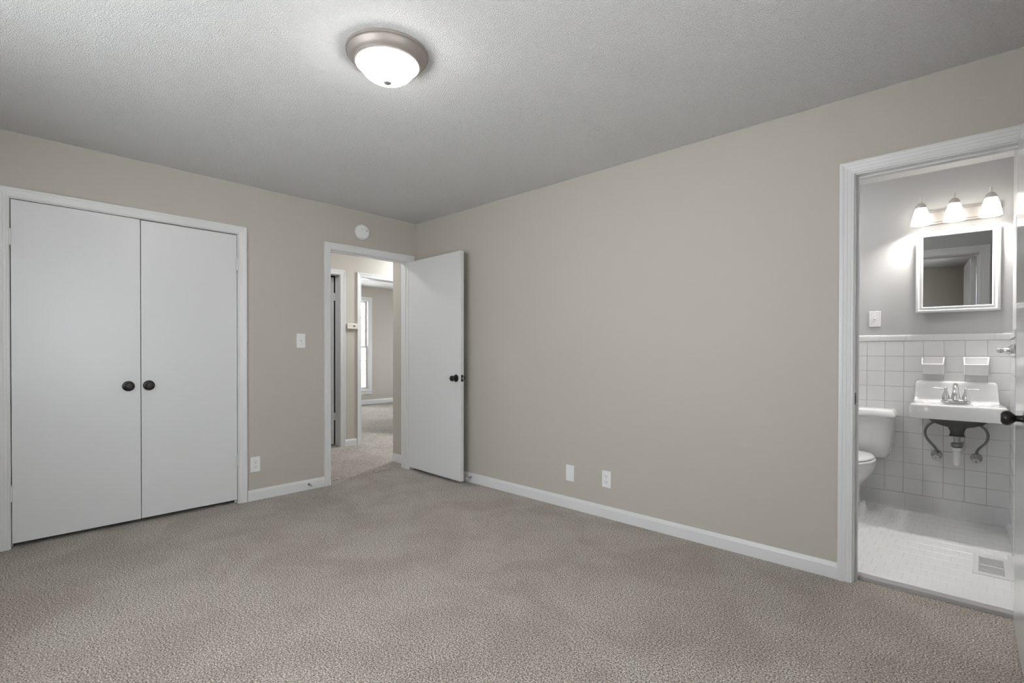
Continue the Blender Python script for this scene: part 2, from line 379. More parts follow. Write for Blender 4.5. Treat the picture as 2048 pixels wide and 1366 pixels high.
f6 = frame('trim_6', 'white frame of the opening from the hall to the far room', [
    jamb('x', HX - WT, HX, HO0, HO1, 0.0, HOH), casing('casing', 'x', HX, 1, HO0, HO1, 0.0, HOH, '', w=0.054)])
# open door in the left doorway
d5 = thing('door_5', 'white door standing open beyond the left hall doorway', 'door', (0, 0, 0), kind='structure')
MB().box(HX - WT - 0.80, HX - WT - 0.028, HD1 - 0.036, HD1 - 0.001, 0.045, 2.065).build('door_slab', M_DOOR, d5)
for z in (0.335, 1.785):
    m = MB(); m.lathe([(0.0001, 0), (0.007, 0), (0.007, 0.09), (0.0001, 0.09)], (HX - WT - 0.012, HD1 - 0.004, z), (0, 0, 1), 12)
    m.box(HX - WT - 0.029, HX - WT + 0.0, HD1 - 0.0025, HD1, z, z + 0.09); m.build('hinge', M_TRIM, d5, smooth=True)
hall_struct('wall_dark_room', [(-3.3, HX - WT, -1.6, -1.5, -0.05, HT), (-3.4, -3.3, -1.6, 0.1, -0.05, HT), (-3.3, HX - WT, 0.0, 0.1, -0.05, HT), (-3.4, HX - WT, -1.6, 0.1, HT, HT + 0.05)], plain('unlit_room_shade', (0.06, 0.06, 0.05), 0.9), 'room behind the left hall doorway, coloured near black as unlit')  # near-black colour stands in for the darkness of this room
# far room
FZ = dz(FX); FH = H + FZ
wy0, wy1, wz0, wz1 = 1.62, 2.511, 0.39, 2.235
wall_x('wall_far_room', FX - WT, FX, 0.1, 4.3, -0.1, FH + 0.1, [(0.35, 1.35, wz0, wz1), (wy0, wy1, wz0, wz1)], M_WALL, 'taupe wall with the window in the far room')
wall_y('wall_far_room_end', 4.18, 4.3, FX, HX - WT, -0.05, FH + 0.1, [(-4.3, -2.7, 0.35, 1.9)], M_WALL, 'side wall of the far room, out of sight')
hall_struct('wall_far_room_side', [(FX, -3.4, 0.0, 0.1, -0.05, FH + 0.1)], M_WALL, 'near side wall of the far room')
hall_struct('ceiling_far_room', [(FX - WT, HX - WT, 0.0, 4.3, FH, FH + 0.1)], M_CEIL, 'ceiling strip of the far room seen under the door head', 'ceiling')
baseboard('baseboard_far_room', [(FX, 0.1), (FX, 4.18)], 'white baseboard under the far room window', [(1, 0)], z0=0.018, hf=True, h=1.10)

def window(name, label, axis, pos, sgn, a, b_, z0, z1, cols, rows, wid=0.06):
    """double hung window; sgn points into the room"""
    t = thing(name, label, 'window', (0, 0, 0), kind='structure')
    def bx(m, a0, a1, q0, q1, z_0, z_1):
        q0, q1 = pos + sgn * q0, pos + sgn * q1
        if axis == 'x': m.box(q0, q1, a0, a1, z_0, z_1)
        else: m.box(a0, a1, q0, q1, z_0, z_1)
    m = MB()
    bx(m, a, a + 0.018, -WT, 0, z0, z1); bx(m, b_ - 0.018, b_, -WT, 0, z0, z1); bx(m, a, b_, -WT, 0, z1 - 0.018, z1); bx(m, a, b_, -WT, 0.0, z0, z0 + 0.018)
    m.build('jamb', M_TRIM, t)
    m = MB(); k = 0.064
    bx(m, a - k, a + 0.006, 0, 0.016, z0, z1 + k); bx(m, b_ - 0.006, b_ + k, 0, 0.016, z0, z1 + k); bx(m, a - k, b_ + k, 0, 0.0165, z1 - 0.006, z1 + k)
    m.build('casing', M_TRIM, t, bevel=0.003)
    m = MB(); bx(m, a - k - 0.03, b_ + k + 0.03, -0.05, 0.045, z0 - 0.022, z0); m.build('sill', M_TRIM, t, bevel=0.004)
    m = MB(); bx(m, a - k, b_ + k, 0, 0.014, z0 - 0.085, z0 - 0.022); m.build('apron', M_TRIM, t)
    mid = z0 + (z1 - z0) * 0.478
    for (s0, s1, off) in ((z0 + 0.018, mid + 0.015, -0.06), (mid - 0.015, z1 - 0.018, -0.095)):
        m = MB(); ia, ib = a + 0.018, b_ - 0.018; r = 0.038
        bx(m, ia, ia + r, off, off + 0.03, s0, s1); bx(m, ib - r, ib, off, off + 0.03, s0, s1)
        bx(m, ia + r, ib - r, off, off + 0.03, s0, s0 + r); bx(m, ia + r, ib - r, off, off + 0.03, s1 - 0.03, s1)
        for i in range(1, cols):
            c = ia + r + (ib - ia - 2 * r) * i / cols; bx(m, c - 0.008, c + 0.008, off + 0.006, off + 0.024, s0 + r, s1 - 0.03)
        for i in range(1, rows):
            c = s0 + r + (s1 - s0 - r - 0.03) * i / rows; bx(m, ia + r, ib - r, off + 0.006, off + 0.024, c - 0.008, c + 0.008)
        s = m.build('sash', M_TRIM, t)
        g = MB(); bx(g, ia + r - 0.003, ib - r + 0.003, off + 0.013, off + 0.017, s0 + r - 0.003, s1 - 0.027); g.build('pane', M_GLASS, s)
    return t
window('window_1', 'tall white sash window with small panes in the far room', 'x', FX, 1, wy0, wy1, wz0, wz1, 3, 3)
window('window_added_5', 'unseen tall sash window added to light the far room floor, hidden left of the opening', 'x', FX, 1, 0.35, 1.35, wz0, wz1, 3, 3)  # unseen window, added to brighten the far carpet without lighting its own wall
window('window_2', 'wide white sash window in the wall behind the camera', 'y', BY, 1, 1.5, 3.3, 0.7, 2.2, 4, 2)
window('window_added_4', 'unseen wide sash window added for light in the side wall right of the camera', 'x', BX, -1, -2.75, -1.65, 0.7, 2.2, 4, 2)  # unseen window, added to lift the ceiling's right side and the left wall
window('window_added_3', 'unseen sash window added for light in the side wall of the far room', 'y', 4.18, -1, -4.3, -2.7, 0.35, 1.9, 4, 2)  # unseen window, added and sized to set the far room's brightness

# thermostat
th = thing('thermostat', 'small cream thermostat on the hall wall seen through the open doorway', 'thermostat', (HX, 0.094, 1.442))
MB().box(0.0, 0.006, -0.062, 0.062, 0.003, 0.062).build('back_plate', M_CREAM, th)
MB().box(0.006, 0.028, -0.066, 0.066, 0.0, 0.066).build('cover', M_CREAM, th, bevel=0.005)
MB().box(0.0275, 0.029, 0.006, 0.034, 0.022, 0.046).build('display', M_LCD, th)
for yy in (-0.042, -0.012, 0.050): MB().lathe([(0.0001, 0), (0.004, 0), (0.0035, 0.0015), (0.0001, 0.002)], (0.028, yy, 0.033), (1, 0, 0), 12).build('button', M_DULL, th, smooth=True)

# ------------------------------------------------------------------ ceiling lights
def flush_light(label, loc, dome_mat, group=None):
    t = thing('ceiling_light', label, 'ceiling light', loc, group='flush dome ceiling lights')
    m = MB()
    m.lathe([(0.0001, 0), (0.173, 0), (0.1735, -0.004), (0.172, -0.010), (0.1665, -0.012), (0.166, -0.016), (0.163, -0.020), (0.158, -0.030), (0.150, -0.039), (0.1425, -0.043),
             (0.140, -0.046), (0.1405, -0.049), (0.134, -0.052), (0.126, -0.050), (0.124, -0.046), (0.124, -0.02), (0.0001, -0.02)], (0, 0, 0), (0, 0, 1), 72)
    m.build('rim', M_NICKEL, t, smooth=True, angle=28)
    m = MB(); p = [(0.120, -0.036), (0.120, -0.046)]
    for i in range(0, 15):
        a = i / 14 * PI / 2; p.append((0.119 * math.cos(a) ** 0.92 if i < 14 else 0.0001, -0.046 - 0.076 * math.sin(a) ** 1.05))
    m.lathe(p, (0, 0, 0), (0, 0, 1), 64); m.build('glass_dome', dome_mat, t, smooth=True, angle=60)
    m = MB(); m.lathe([(0.0001, -0.117), (0.0160, -0.1180), (0.0170, -0.122), (0.0165, -0.127), (0.010, -0.1315), (0.0001, -0.1325)], (0, 0, 0), (0, 0, 1), 24)
    m.build('finial', M_NICKEL, t, smooth=True)
    return t
flush_light('round flush ceiling light with brushed nickel rim and glowing frosted dome', (2.262, -1.795, H), M_DOME)
flush_light('flush ceiling light of the hall, hidden above the doorway', (-0.93, 1.25, HT - 0.03), M_DOMEH)
M_DOMEI = emit('added_hall_fill_dome', (0.96, 0.98, 1.0), HALL_W * 0.22)
flush_light('unseen flush ceiling light added to brighten the hall, left of the entry doorway', (-0.75, -0.85, HT - 0.03), M_DOMEI)  # unseen lamp, added to brighten the jamb and left part of the hall
M_DOMEB = emit('added_bath_fill_dome', (1.0, 0.99, 0.97), BATH_FILL_W)
flush_light('unseen flush ceiling light added as bathroom fill, hidden by the wall above the toilet', (3.05, 0.80, H), M_DOMEB)  # unseen lamp, added as ambient fill beside the vanity light

# ------------------------------------------------------------------ smoke detector
sd = thing('smoke_detector', 'round white smoke detector above the entry doorway', 'smoke detector', (0, -0.607, 2.252))
MB().lathe([(0.0001, 0), (0.069, 0), (0.069, 0.008), (0.067, 0.012), (0.0001, 0.012)], (0, 0, 0), (1, 0, 0), 48).build('base', M_PLATE, sd, smooth=True)
MB().lathe([(0.061, 0.010), (0.060, 0.024), (0.056, 0.031), (0.048, 0.034), (0.0001, 0.0345)], (0, 0, 0), (1, 0, 0), 48, False, True).build('cover', M_PLATE, sd, smooth=True)
for yy, zz in ((-0.018, 0.020), (0.026, 0.022), (0.032, 0.014), (0.030, 0.006)): MB().lathe([(0.0001, 0), (0.003, 0), (0.003, 0.001), (0.0001, 0.001)], (0.0345, yy, zz), (1, 0, 0), 10).build('vent_hole', M_BLACK, sd)

# ------------------------------------------------------------------ wall plates  (local: plate in x (width), z (height), facing -y)
def plate_base(name, label, cat, loc, rz, w=0.073, h=0.118, group=None):
    t = thing(name, label, cat, loc, rz, group)
    MB().box(-w / 2, w / 2, -0.006, 0, -h / 2, h / 2).build('cover_plate', M_PLATE, t, bevel=0.003)
    return t
def screws(t, zs):
    for z in zs: MB().lathe([(0.0001, 0), (0.0035, 0), (0.003, 0.0012), (0.0001, 0.0015)], (0, -0.006, z), (0, -1, 0), 12).build('screw', M_PVC, t, smooth=True)
def outlet(label, loc, rz):
    t = plate_base('wall_outlet', label, 'outlet', loc, rz, group='duplex wall outlets')
    for s in (-0.0195, 0.0195):
        m = MB(); n = 28
        pr = [[(max(-0.0165, min(0.0165, 0.0185 * math.cos(2 * PI * i / n))), -y, s + max(-0.0142, min(0.0142, 0.0185 * math.sin(2 * PI * i / n)))) for i in range(n)] for y in (0.004, 0.0078)]
        m.loft(pr); f = m.build('receptacle', M_PLATE, t)
        k = MB(); k.box(-0.0075, -0.0052, -0.0083, -0.0074, s - 0.001, s + 0.008); k.box(0.0052, 0.0075, -0.0083, -0.0074, s - 0.001, s + 0.007)
        k.lathe([(0.0001, 0), (0.0027, 0), (0.0027, 0.0008), (0.0001, 0.0008)], (0, -0.0076, s - 0.008), (0, -1, 0), 10); k.build('slot', M_BLACK, f)
    screws(t, (0.0,)); return t
def switch(label, loc, rz, group=None):
    t = plate_base('light_switch', label, 'light switch', loc, rz, group='toggle light switches')
    MB().box(-0.005, 0.005, -0.0075, -0.004, -0.012, 0.012).build('toggle_slot', M_PVC, t)
    m = MB(); m.loft([[(-0.0035, -0.006, -0.006), (0.0035, -0.006, -0.006), (0.0035, -0.006, 0.006), (-0.0035, -0.006, 0.006)], [(-0.003, -0.018, 0.003), (0.003, -0.018, 0.003), (0.003, -0.017, 0.009), (-0.003, -0.017, 0.009)]])
    m.build('toggle', M_PLATE, t); screws(t, (-0.030, 0.030)); return t
RZL = PI / 2      # plates on the x=0 wall face +x
switch('white light switch between the closet and the entry doorway', (0, -1.170, 1.2515), RZL)
outlet('white duplex outlet low beside the closet frame', (0, -1.531, 0.280), RZL)
outlet('white duplex outlet low on the long wall, right of the blank plate', (2.225, 0, 0.2705), 0)
bpz = plate_base('blank_wall_plate', 'plain white blank plate low on the long wall, left of the outlet', 'wall plate', (1.909, 0, 0.262), 0)
screws(bpz, (-0.042, 0.042))

# ------------------------------------------------------------------ door stops
def door_stop(label, base, d):
    t = thing('door_stop', label, 'door stop', base, group='spring door stops'); d = Vector(d)
    MB().lathe([(0.0001, 0), (0.010, 0), (0.008, 0.006), (0.0001, 0.007)], (0, 0, 0), d, 16).build('mount', M_DULL, t, smooth=True)
    pts = []; q = Vector((0, 0, 1)).rotation_difference(d)
    for i in range(91):
        a = i * 2 * PI / 9; pts.append(q @ Vector((0.0048 * math.cos(a), 0.0048 * math.sin(a), 0.006 + i / 90 * 0.045)))
    MB().tube(pts, 0.0012, 6).build('spring', M_DULL, t, smooth=True)
    MB().lathe([(0.0001, 0.050), (0.006, 0.050), (0.0065, 0.060), (0.005, 0.064), (0.0001, 0.065)], (0, 0, 0), d, 16).build('tip', M_PVC, t, smooth=True)
door_stop('small spring door stop on the baseboard between closet and entry doorway', (0.013, -1.108, 0.046), (1, 0.05, -0.1))
door_stop('small spring door stop on the baseboard behind the entry door edge', (0.828, -0.013, 0.050), (0.1, -1, -0.05))

# ------------------------------------------------------------------ bathroom shell
BYI = WT - 0.01
wall_y('wall_bath_back', BWY, BWY + WT, BLX - WT, 4.9, -0.05, H, [], M_BWALL, 'grey bathroom wall behind the sink and mirror')
hall_struct('wall_bath_right', [(BRX, BRX + WT, 0.95, BWY, -0.05, H), (BRX + 0.12, BRX + 0.24, BYI, 0.95, -0.05, H)], M_BWALL, 'narrow strip of grey bathroom wall right of the sink')
hall_struct('wall_bath_left', [(BLX - WT, BLX, BYI, BWY, -0.05, H)], M_BWALL, 'grey bathroom wall hidden to the left')
MBW = MB()
MBW.box(BLX, BA0 - J, BYI, BYI + 0.006, -0.05, H); MBW.box(BA1 + J, BRX + 0.12, BYI, BYI + 0.006, -0.05, H); MBW.box(BA0 - J, BA1 + J, BYI, BYI + 0.006, BAH + J, H)
struct(MBW.build('wall_bath_front', M_BWALL), 'grey bathroom side of the doorway wall, seen in the mirror', 'wall')
M_BCEIL = plain('bath_ceiling_paint', (0.78, 0.78, 0.78), 0.7)
hall_struct('ceiling_bath', [(BLX - WT, 4.9, WT, BWY + WT, H, H + 0.08)], M_BCEIL, 'white bathroom ceiling seen over the mirror light', 'ceiling')

def tile_cell(m, o, ux, uy, n, a0, a1, b0, b1, g=0.0010, h=0.0018, e=0.0020, ga=None):
    ga = g if ga is None else ga
    """one raised tile: o + a*ux + b*uy, height along n"""
    def P(a, b, t): return o + ux * a + uy * b + n * t
    if a1 - a0 < 0.008 or b1 - b0 < 0.008: return
    ea = e if ga == g else e * 0.5
    v = [P(a0 + ga, b0 + g, 0), P(a1 - ga, b0 + g, 0), P(a1 - ga, b1 - g, 0), P(a0 + ga, b1 - g, 0),
         P(a0 + ga, b0 + g, h * 0.55), P(a1 - ga, b0 + g, h * 0.55), P(a1 - ga, b1 - g, h * 0.55), P(a0 + ga, b1 - g, h * 0.55),
         P(a0 + ga + ea, b0 + g + e, h), P(a1 - ga - ea, b0 + g + e, h), P(a1 - ga - ea, b1 - g - e, h), P(a0 + ga + ea, b1 - g - e, h)]
    f = []
    for k in (0, 4):
        for i in range(4): f.append((k + i, k + (i + 1) % 4, k + 4 + (i + 1) % 4, k + 4 + i))
    f.append((8, 9, 10, 11)); m.add(v, f)
TZ0, TP = 0.137, 0.1107
def wainscot(name, o, ux, n, length, x_joint, cap_joint, label, extra=0.0):
    ux, n = Vector(ux), Vector(n); uz = Vector((0, 0, 1)); o = Vector(o)
    m = MB(); gm = MB()
    a = [(0, 0, 0), (0, 0, 0)]
    q = [o + n * 0.0065, o + ux * length + n * 0.0065]
    gm.loft([[o, o + n * 0.0065, o + n * 0.0065 + uz * 1.28, o + uz * 1.28], [o + ux * length, o + ux * length + n * 0.0065, o + ux * length + n * 0.0065 + uz * 1.28, o + ux * length + uz * 1.28]])
    oo = o + n * 0.0065
    def cuts(j, p):
        k = j % p; c = [0.0]
        while k < length: 
            if k > 0: c.append(k)
            k += p
        c.append(length); return c
    c = cuts(x_joint, TP)
    for i in range(len(c) - 1):
        for r in range(10): tile_cell(m, oo, ux, uz, n, c[i], c[i + 1], TZ0 + r * TP - oo.z, TZ0 + (r + 1) * TP - oo.z)
    c = cuts(cap_joint, 0.1545)
    for i in range(len(c) - 1):
        a0, a1 = c[i] + 0.0005, c[i + 1] - 0.0005
        z0, z1 = TZ0 + 10 * TP + 0.0015 - oo.z, TZ0 + 10 * TP + 0.047 - oo.z
        if a1 - a0 < 0.01: continue
        pr = [(0.0, z0), (0.004, z0), (0.0055, z0 + 0.004), (0.0065, z1 - 0.016), (0.0055, z1 - 0.006), (0.002, z1 - 0.001), (-0.006, z1)]
        m.loft([[oo + ux * s + n * t + uz * z for t, z in pr] for s in (a0, a1)])
    c = cuts(cap_joint, 0.1545)
    for i in range(len(c) - 1):
        a0, a1 = c[i] + 0.0004, c[i + 1] - 0.0004
        z0, z1 = BZ - oo.z, TZ0 - 0.0015 - oo.z
        if a1 - a0 < 0.01: continue
        pr = [(0.0, z0), (0.012, z0), (0.007, z0 + 0.006), (0.005, z0 + 0.014), (0.004, z1 - 0.006), (0.002, z1), (0.0, z1)]
        m.loft([[oo + ux * s + n * t + uz * z for t, z in pr] for s in (a0, a1)])
    t = thing(name, label, 'tile wainscot', (0, 0, 0), kind='structure')
    m.build('tiles', M_TILE, t); gm.build('grout', M_GROUT, t)
    return t
wainscot('trim_7', (BLX, BWY, 0), (1, 0, 0), (0, -1, 0), BRX - BLX, 3.608 - BLX, 3.577 - BLX, 'square white wall tiles with a cap row behind the sink and toilet')
wainscot('trim_8', (BRX, BWY - 0.008, 0), (0, -1, 0), (-1, 0, 0), 0.66, 0.095, 0.06, 'square white wall tiles on the narrow wall right of the sink')
# floor tiles
m = MB(); m.box(BLX, BRX + 0.12, 0.115, BWY, -0.05, BZ - 0.0015)
FT = thing('floor_bath', 'small white floor tiles of the bathroom', 'floor', (0, 0, 0), kind='structure')
m.build('grout', M_FGROUT, FT)
m = MB(); o = Vector((0, 0, BZ - 0.0015)); row = 0; y = 0.264 - 0.113 * 2
while y < BWY - 0.02:
    x = BLX + (0.0285 if row % 2 else 0)
    while x < BRX + 0.10:
        tile_cell(m, o, Vector((1, 0, 0)), Vector((0, 1, 0)), Vector((0, 0, 1)), x, min(x + 0.057, BRX + 0.11), max(y, 0.118), min(y + 0.113, BWY - 0.02), g=0.0009, h=0.0015, e=0.0013, ga=0.0002)
        x += 0.057
    y += 0.113; row += 1
m.build('tiles', M_FTILE, FT)

# ------------------------------------------------------------------ medicine cabinet
mc = thing('medicine_cabinet', 'white framed mirror cabinet over the bathroom sink', 'mirror cabinet', (4.221, 1.597, 1.440))
MB().box(-0.425, -0.010, 0.003, 0.023, 0.02, 0.555).build('body', M_TRIM, mc)
TH = math.radians(3.3)
def rot(p):
    x, y, z = p; return (x * math.cos(TH) - y * math.sin(TH), x * math.sin(TH) + y * math.cos(TH), z)
mw, mh = 0.436, 0.572
fr = MB()
FP = [(0.0, 0.0), (0.0, -0.010), (0.004, -0.014), (0.014, -0.016), (0.020, -0.013), (0.030, -0.012), (0.033, -0.015), (0.038, -0.014), (0.041, -0.006), (0.041, 0.0)]
loops = []
for cx_, cz_, sx, sz in ((-mw, 0, 1, 1), (0, 0, -1, 1), (0, mh, -1, -1), (-mw, mh, 1, -1), (-mw, 0, 1, 1)):
    loops.append([rot((cx_ + sx * u, t, cz_ + sz * u)) for u, t in FP])
fr.loft(loops, False, False)
fo = fr.build('mirror_frame', M_TRIM, mc, smooth=True, angle=25)
MB().add([rot(p) for p in ((-mw + 0.04, -0.005, 0.04), (-0.04, -0.005, 0.04), (-0.04, -0.005, mh - 0.04), (-mw + 0.04, -0.005, mh - 0.04),
                           (-mw + 0.04, -0.001, 0.04), (-0.04, -0.001, 0.04), (-0.04, -0.001, mh - 0.04), (-mw + 0.04, -0.001, mh - 0.04))],
         [(0, 1, 2, 3), (7, 6, 5, 4), (0, 4, 5, 1), (1, 5, 6, 2), (2, 6, 7, 3), (3, 7, 4, 0)]).build('mirror', M_MIRROR, mc)

# ------------------------------------------------------------------ vanity light
vl = thing('vanity_light', 'three lamp nickel bath light glowing above the mirror cabinet', 'wall light', (3.995, BWY, 2.113))
m = MB()
pp = [(0.0, -0.050), (0.012, -0.050), (0.014, -0.046), (0.014, -0.038), (0.020, -0.036), (0.022, -0.030), (0.022, 0.030), (0.020, 0.036), (0.014, 0.038), (0.014, 0.046), (0.012, 0.050), (0.0, 0.050)]
m.loft([[(s * 0.226, -t, z) for t, z in pp] for s in (-1, 1)]); m.build('back_plate', M_BNICKEL, vl)
for cx_ in (-0.178, -0.003, 0.176):
    a = MB().tube(bez((cx_, -0.02, 0.0), (cx_, -0.06, 0.0), (cx_, -0.112, 0.01), (cx_, -0.112, 0.066), 12), 0.0055, 12).build('arm', M_BNICKEL, vl, smooth=True)
    MB().lathe([(0.0001, 0.124), (0.0062, 0.123), (0.0062, 0.100), (0.004, 0.096), (0.0045, 0.086), (0.0001, 0.084)], (cx_, -0.118, 0), (0, 0, 1), 18).build('finial', M_BNICKEL, a, smooth=True)
    MB().lathe([(0.0001, 0.092), (0.007, 0.091), (0.018, 0.084), (0.027, 0.073), (0.031, 0.064), (0.031, 0.052), (0.029, 0.052), (0.028, 0.062), (0.0001, 0.078)], (cx_, -0.118, 0), (0, 0, 1), 32).build('lamp_holder', M_BNICKEL, a, smooth=True)
    s = MB(); s.lathe([(0.028, 0.056), (0.034, 0.040), (0.044, 0.008), (0.051, -0.026), (0.056, -0.062), (0.054, -0.062), (0.049, -0.026), (0.042, 0.008), (0.032, 0.038), (0.026, 0.054)], (cx_, -0.118, 0), (0, 0, 1), 40)
    sh = s.build('glass_shade', M_BELL, vl, smooth=True, angle=60)
    MB().lathe([(0.0001, -0.040), (0.012, -0.036), (0.020, -0.020), (0.019, -0.002), (0.012, 0.022), (0.0001, 0.030)], (cx_, -0.118, 0), (0, 0, 1), 20).build('bulb', M_BULB, sh, smooth=True)

# ------------------------------------------------------------------ bath switch, ceramic holders, towel bar
switch('white light switch above the bathroom wall tiles, left of the mirror', (3.544, BWY, 1.412), 0)
def holder(name, label, cx_, w, extra):
    t = thing(name, label, 'ceramic holder', (cx_, BWY - 0.0085, 1.005))
    w /= 2; m = MB()
    prof = [(0.0, 0.0), (-0.030, 0.0), (-0.060, 0.010), (-0.072, 0.072), (-0.066, 0.076), (-0.010, 0.122), (0.0, 0.126)]   # side outline (y,z)
    L0 = [(-w, y, z) for y, z in prof]; L1 = [(-w - 0.0, y, z) for y, z in prof]
    # outer shell without top, inner pocket
    ow = lambda y: w * (1 - 0.06 * (-y / 0.07))
    outer_b = [(-ow(0), 0, 0), (ow(0), 0, 0), (ow(-0.05) - 0.004, -0.055, 0.004), (-ow(-0.05) + 0.004, -0.055, 0.004)]
    outer_t = [(-ow(0) - 0.002, 0, 0.126), (ow(0) + 0.002, 0, 0.126), (ow(-0.072), -0.072, 0.074), (-ow(-0.072), -0.072, 0.074)]
    inner_t = [(-ow(0) + 0.006, -0.006, 0.122), (ow(0) - 0.006, -0.006, 0.122), (ow(-0.072) - 0.0055, -0.067, 0.0775), (-ow(-0.072) + 0.0055, -0.067, 0.0775)]
    d = 0.050 if extra else 0.020
    inner_b = [(-ow(0) + 0.013, -0.012, d), (ow(0) - 0.013, -0.012, d), (ow(-0.06) - 0.013, -0.056, d), (-ow(-0.06) + 0.013, -0.056, d)]
    m.loft([outer_b, outer_t, inner_t, inner_b])
    o = m.build('basin', M_PORC, t, bevel=0.002)
    if extra:
        for s in (-1, 1): MB().box(s * 0.030 - 0.005, s * 0.030 + 0.005, -0.054, -0.014, d - 0.001, d + 0.006).build('drain_rib', M_PORC, t, bevel=0.002)
    return t
holder('tumbler_holder', 'white ceramic wall cup set in the tiles above the left of the sink', 3.882, 0.124, False)
holder('soap_dish', 'white ceramic soap dish set in the tiles above the right of the sink', 4.106, 0.128, True)
tb = thing('towel_bar', 'chrome towel bar post on the narrow tiled wall right of the sink', 'towel bar', (BRX - 0.009, 1.26, 1.170))
MB().lathe([(0.0001, 0), (0.040, 0), (0.040, 0.005), (0.033, 0.010), (0.020, 0.022), (0.0135, 0.036), (0.0115, 0.052), (0.014, 0.058), (0.013, 0.068), (0.007, 0.072), (0.0001, 0.073)], (0, 0, 0), (-1, 0, 0), 28).build('post', M_CHROME, tb, smooth=True)
MB().lathe([(0.0001, 0), (0.040, 0), (0.040, 0.005), (0.033, 0.010), (0.020, 0.022), (0.0135, 0.036), (0.0115, 0.052), (0.014, 0.058), (0.013, 0.068), (0.007, 0.072), (0.0001, 0.073)], (0, -0.28, 0), (-1, 0, 0), 28).build('post', M_CHROME, tb, smooth=True)
MB().tube([(-0.058, 0.0, 0), (-0.058, -0.28, 0)], 0.0075, 16).build('bar', M_CHROME, tb, smooth=True)

# ------------------------------------------------------------------ sink
SX = 4.018
sk = thing('wall_sink', 'white wall hung bathroom sink with backsplash under the mirror', 'sink', (SX, BWY - 0.009, 0.733))
def rrect(x0, x1, y0, y1, z, n=64, p=9.0):
    cx, cy, a, b_ = (x0 + x1) / 2, (y0 + y1) / 2, (x1 - x0) / 2, (y1 - y0) / 2; o = []
    for i in range(n):
        t = 2 * PI * i / n; c, s = math.cos(t), math.sin(t)
        r = (abs(c) ** p + abs(s) ** p) ** (-1.0 / p); o.append((cx + a * r * c, cy + b_ * r * s, z))
    return o
DEP = 0.425
def plan(loops):     # the right edge of the sink flares toward the front
    return [[(x - (x + 0.237) / 0.474 * 0.040 * max(0.0, 1 + y / DEP) ** 1.5, y, z) for x, y, z in l] for l in loops]
def ell(a, b_, z, cy=-0.245, n=64, p=2.5):
    o = []
    for i in range(n):
        t = 2 * PI * i / n; c, s = math.cos(t), math.sin(t); r = (abs(c) ** p + abs(s) ** p) ** (-1.0 / p); o.append((a * r * c, cy + b_ * r * s, z))
    return o
m = MB(); TZ = 0.092
m.loft(plan([ell(0.150, 0.110, 0.012), rrect(-0.224, 0.224, -DEP + 0.02, -0.01, 0.010), rrect(-0.236, 0.236, -DEP, 0.0, 0.0), rrect(-0.238, 0.238, -DEP - 0.002, 0.0, 0.004), rrect(-0.235, 0.235, -DEP + 0.003, 0.0, TZ - 0.012),
        rrect(-0.232, 0.232, -DEP + 0.006, 0.0, TZ - 0.004), rrect(-0.226, 0.226, -DEP + 0.013, 0.0, TZ), ell(0.178, 0.128, TZ - 0.001), ell(0.172, 0.122, TZ - 0.006), ell(0.165, 0.114, TZ - 0.03), ell(0.145, 0.098, TZ - 0.075), ell(0.10, 0.065, TZ - 0.115), ell(0.03, 0.022, TZ - 0.122), ell(0.022, 0.022, TZ - 0.124)]), cap0=False)
m.build('basin', M_PORC, sk, smooth=True, angle=50)
def panel(zz, hw, y0):     # rounded plan slice of the backsplash
    return rrect(-hw, hw, y0, 0.0, zz, p=12)
m = MB()
m.loft(plan([panel(TZ - 0.004, 0.235, -0.085), panel(TZ + 0.003, 0.234, -0.066), panel(TZ + 0.012, 0.234, -0.055), panel(TZ + 0.03, 0.233, -0.048), panel(0.20, 0.229, -0.034), panel(0.215, 0.227, -0.032), panel(0.224, 0.221, -0.028), panel(0.2285, 0.211, -0.020), panel(0.2295, 0.203, -0.012)]))
m.build('backsplash', M_PORC, sk, smooth=True, angle=50)
m = MB(); m.loft([ell(0.152, 0.112, 0.010, p=2.2), ell(0.150, 0.110, -0.010, p=2.2), ell(0.130, 0.095, -0.034, p=2.2), ell(0.085, 0.060, -0.052, p=2.1), ell(0.047, 0.042, -0.062, p=2), ell(0.036, 0.036, -0.085, p=2), ell(0.034, 0.034, -0.108, p=2), ell(0.040, 0.040, -0.112, p=2), ell(0.040, 0.040, -0.118, p=2), ell(0.022, 0.022, -0.120, p=2)])
m.build('underside', M_IRON, sk, smooth=True, angle=50)
dp = MB().lathe([(0.0001, 0), (0.0175, 0), (0.0175, -0.075), (0.0001, -0.075)], (0, -0.245, -0.115), (0, 0, 1), 24).build('drain_pipe', M_DULL, sk, smooth=True)
MB().lathe([(0.0001, 0), (0.019, 0), (0.030, -0.006), (0.030, -0.026), (0.022, -0.034), (0.0001, -0.034)], (0, -0.245, -0.160), (0, 0, 1), 10).build('slip_nut', M_STEEL, dp)
MB().lathe([(0.0001, 0), (0.027, 0), (0.027, -0.018), (0.022, -0.020), (0.0185, -0.09), (0.016, -0.118), (0.008, -0.126), (0.0001, -0.128)], (0, -0.245, -0.193), (0, 0, 1), 24).build('trap_cup', M_PVC, dp, smooth=True)
MB().tube(bez((0.0, -0.235, -0.215), (0.03, -0.16, -0.215), (0.03, -0.09, -0.20), (0.02, 0.0, -0.20), 12), 0.016, 14).build('trap_arm', M_PVC, dp, smooth=True)
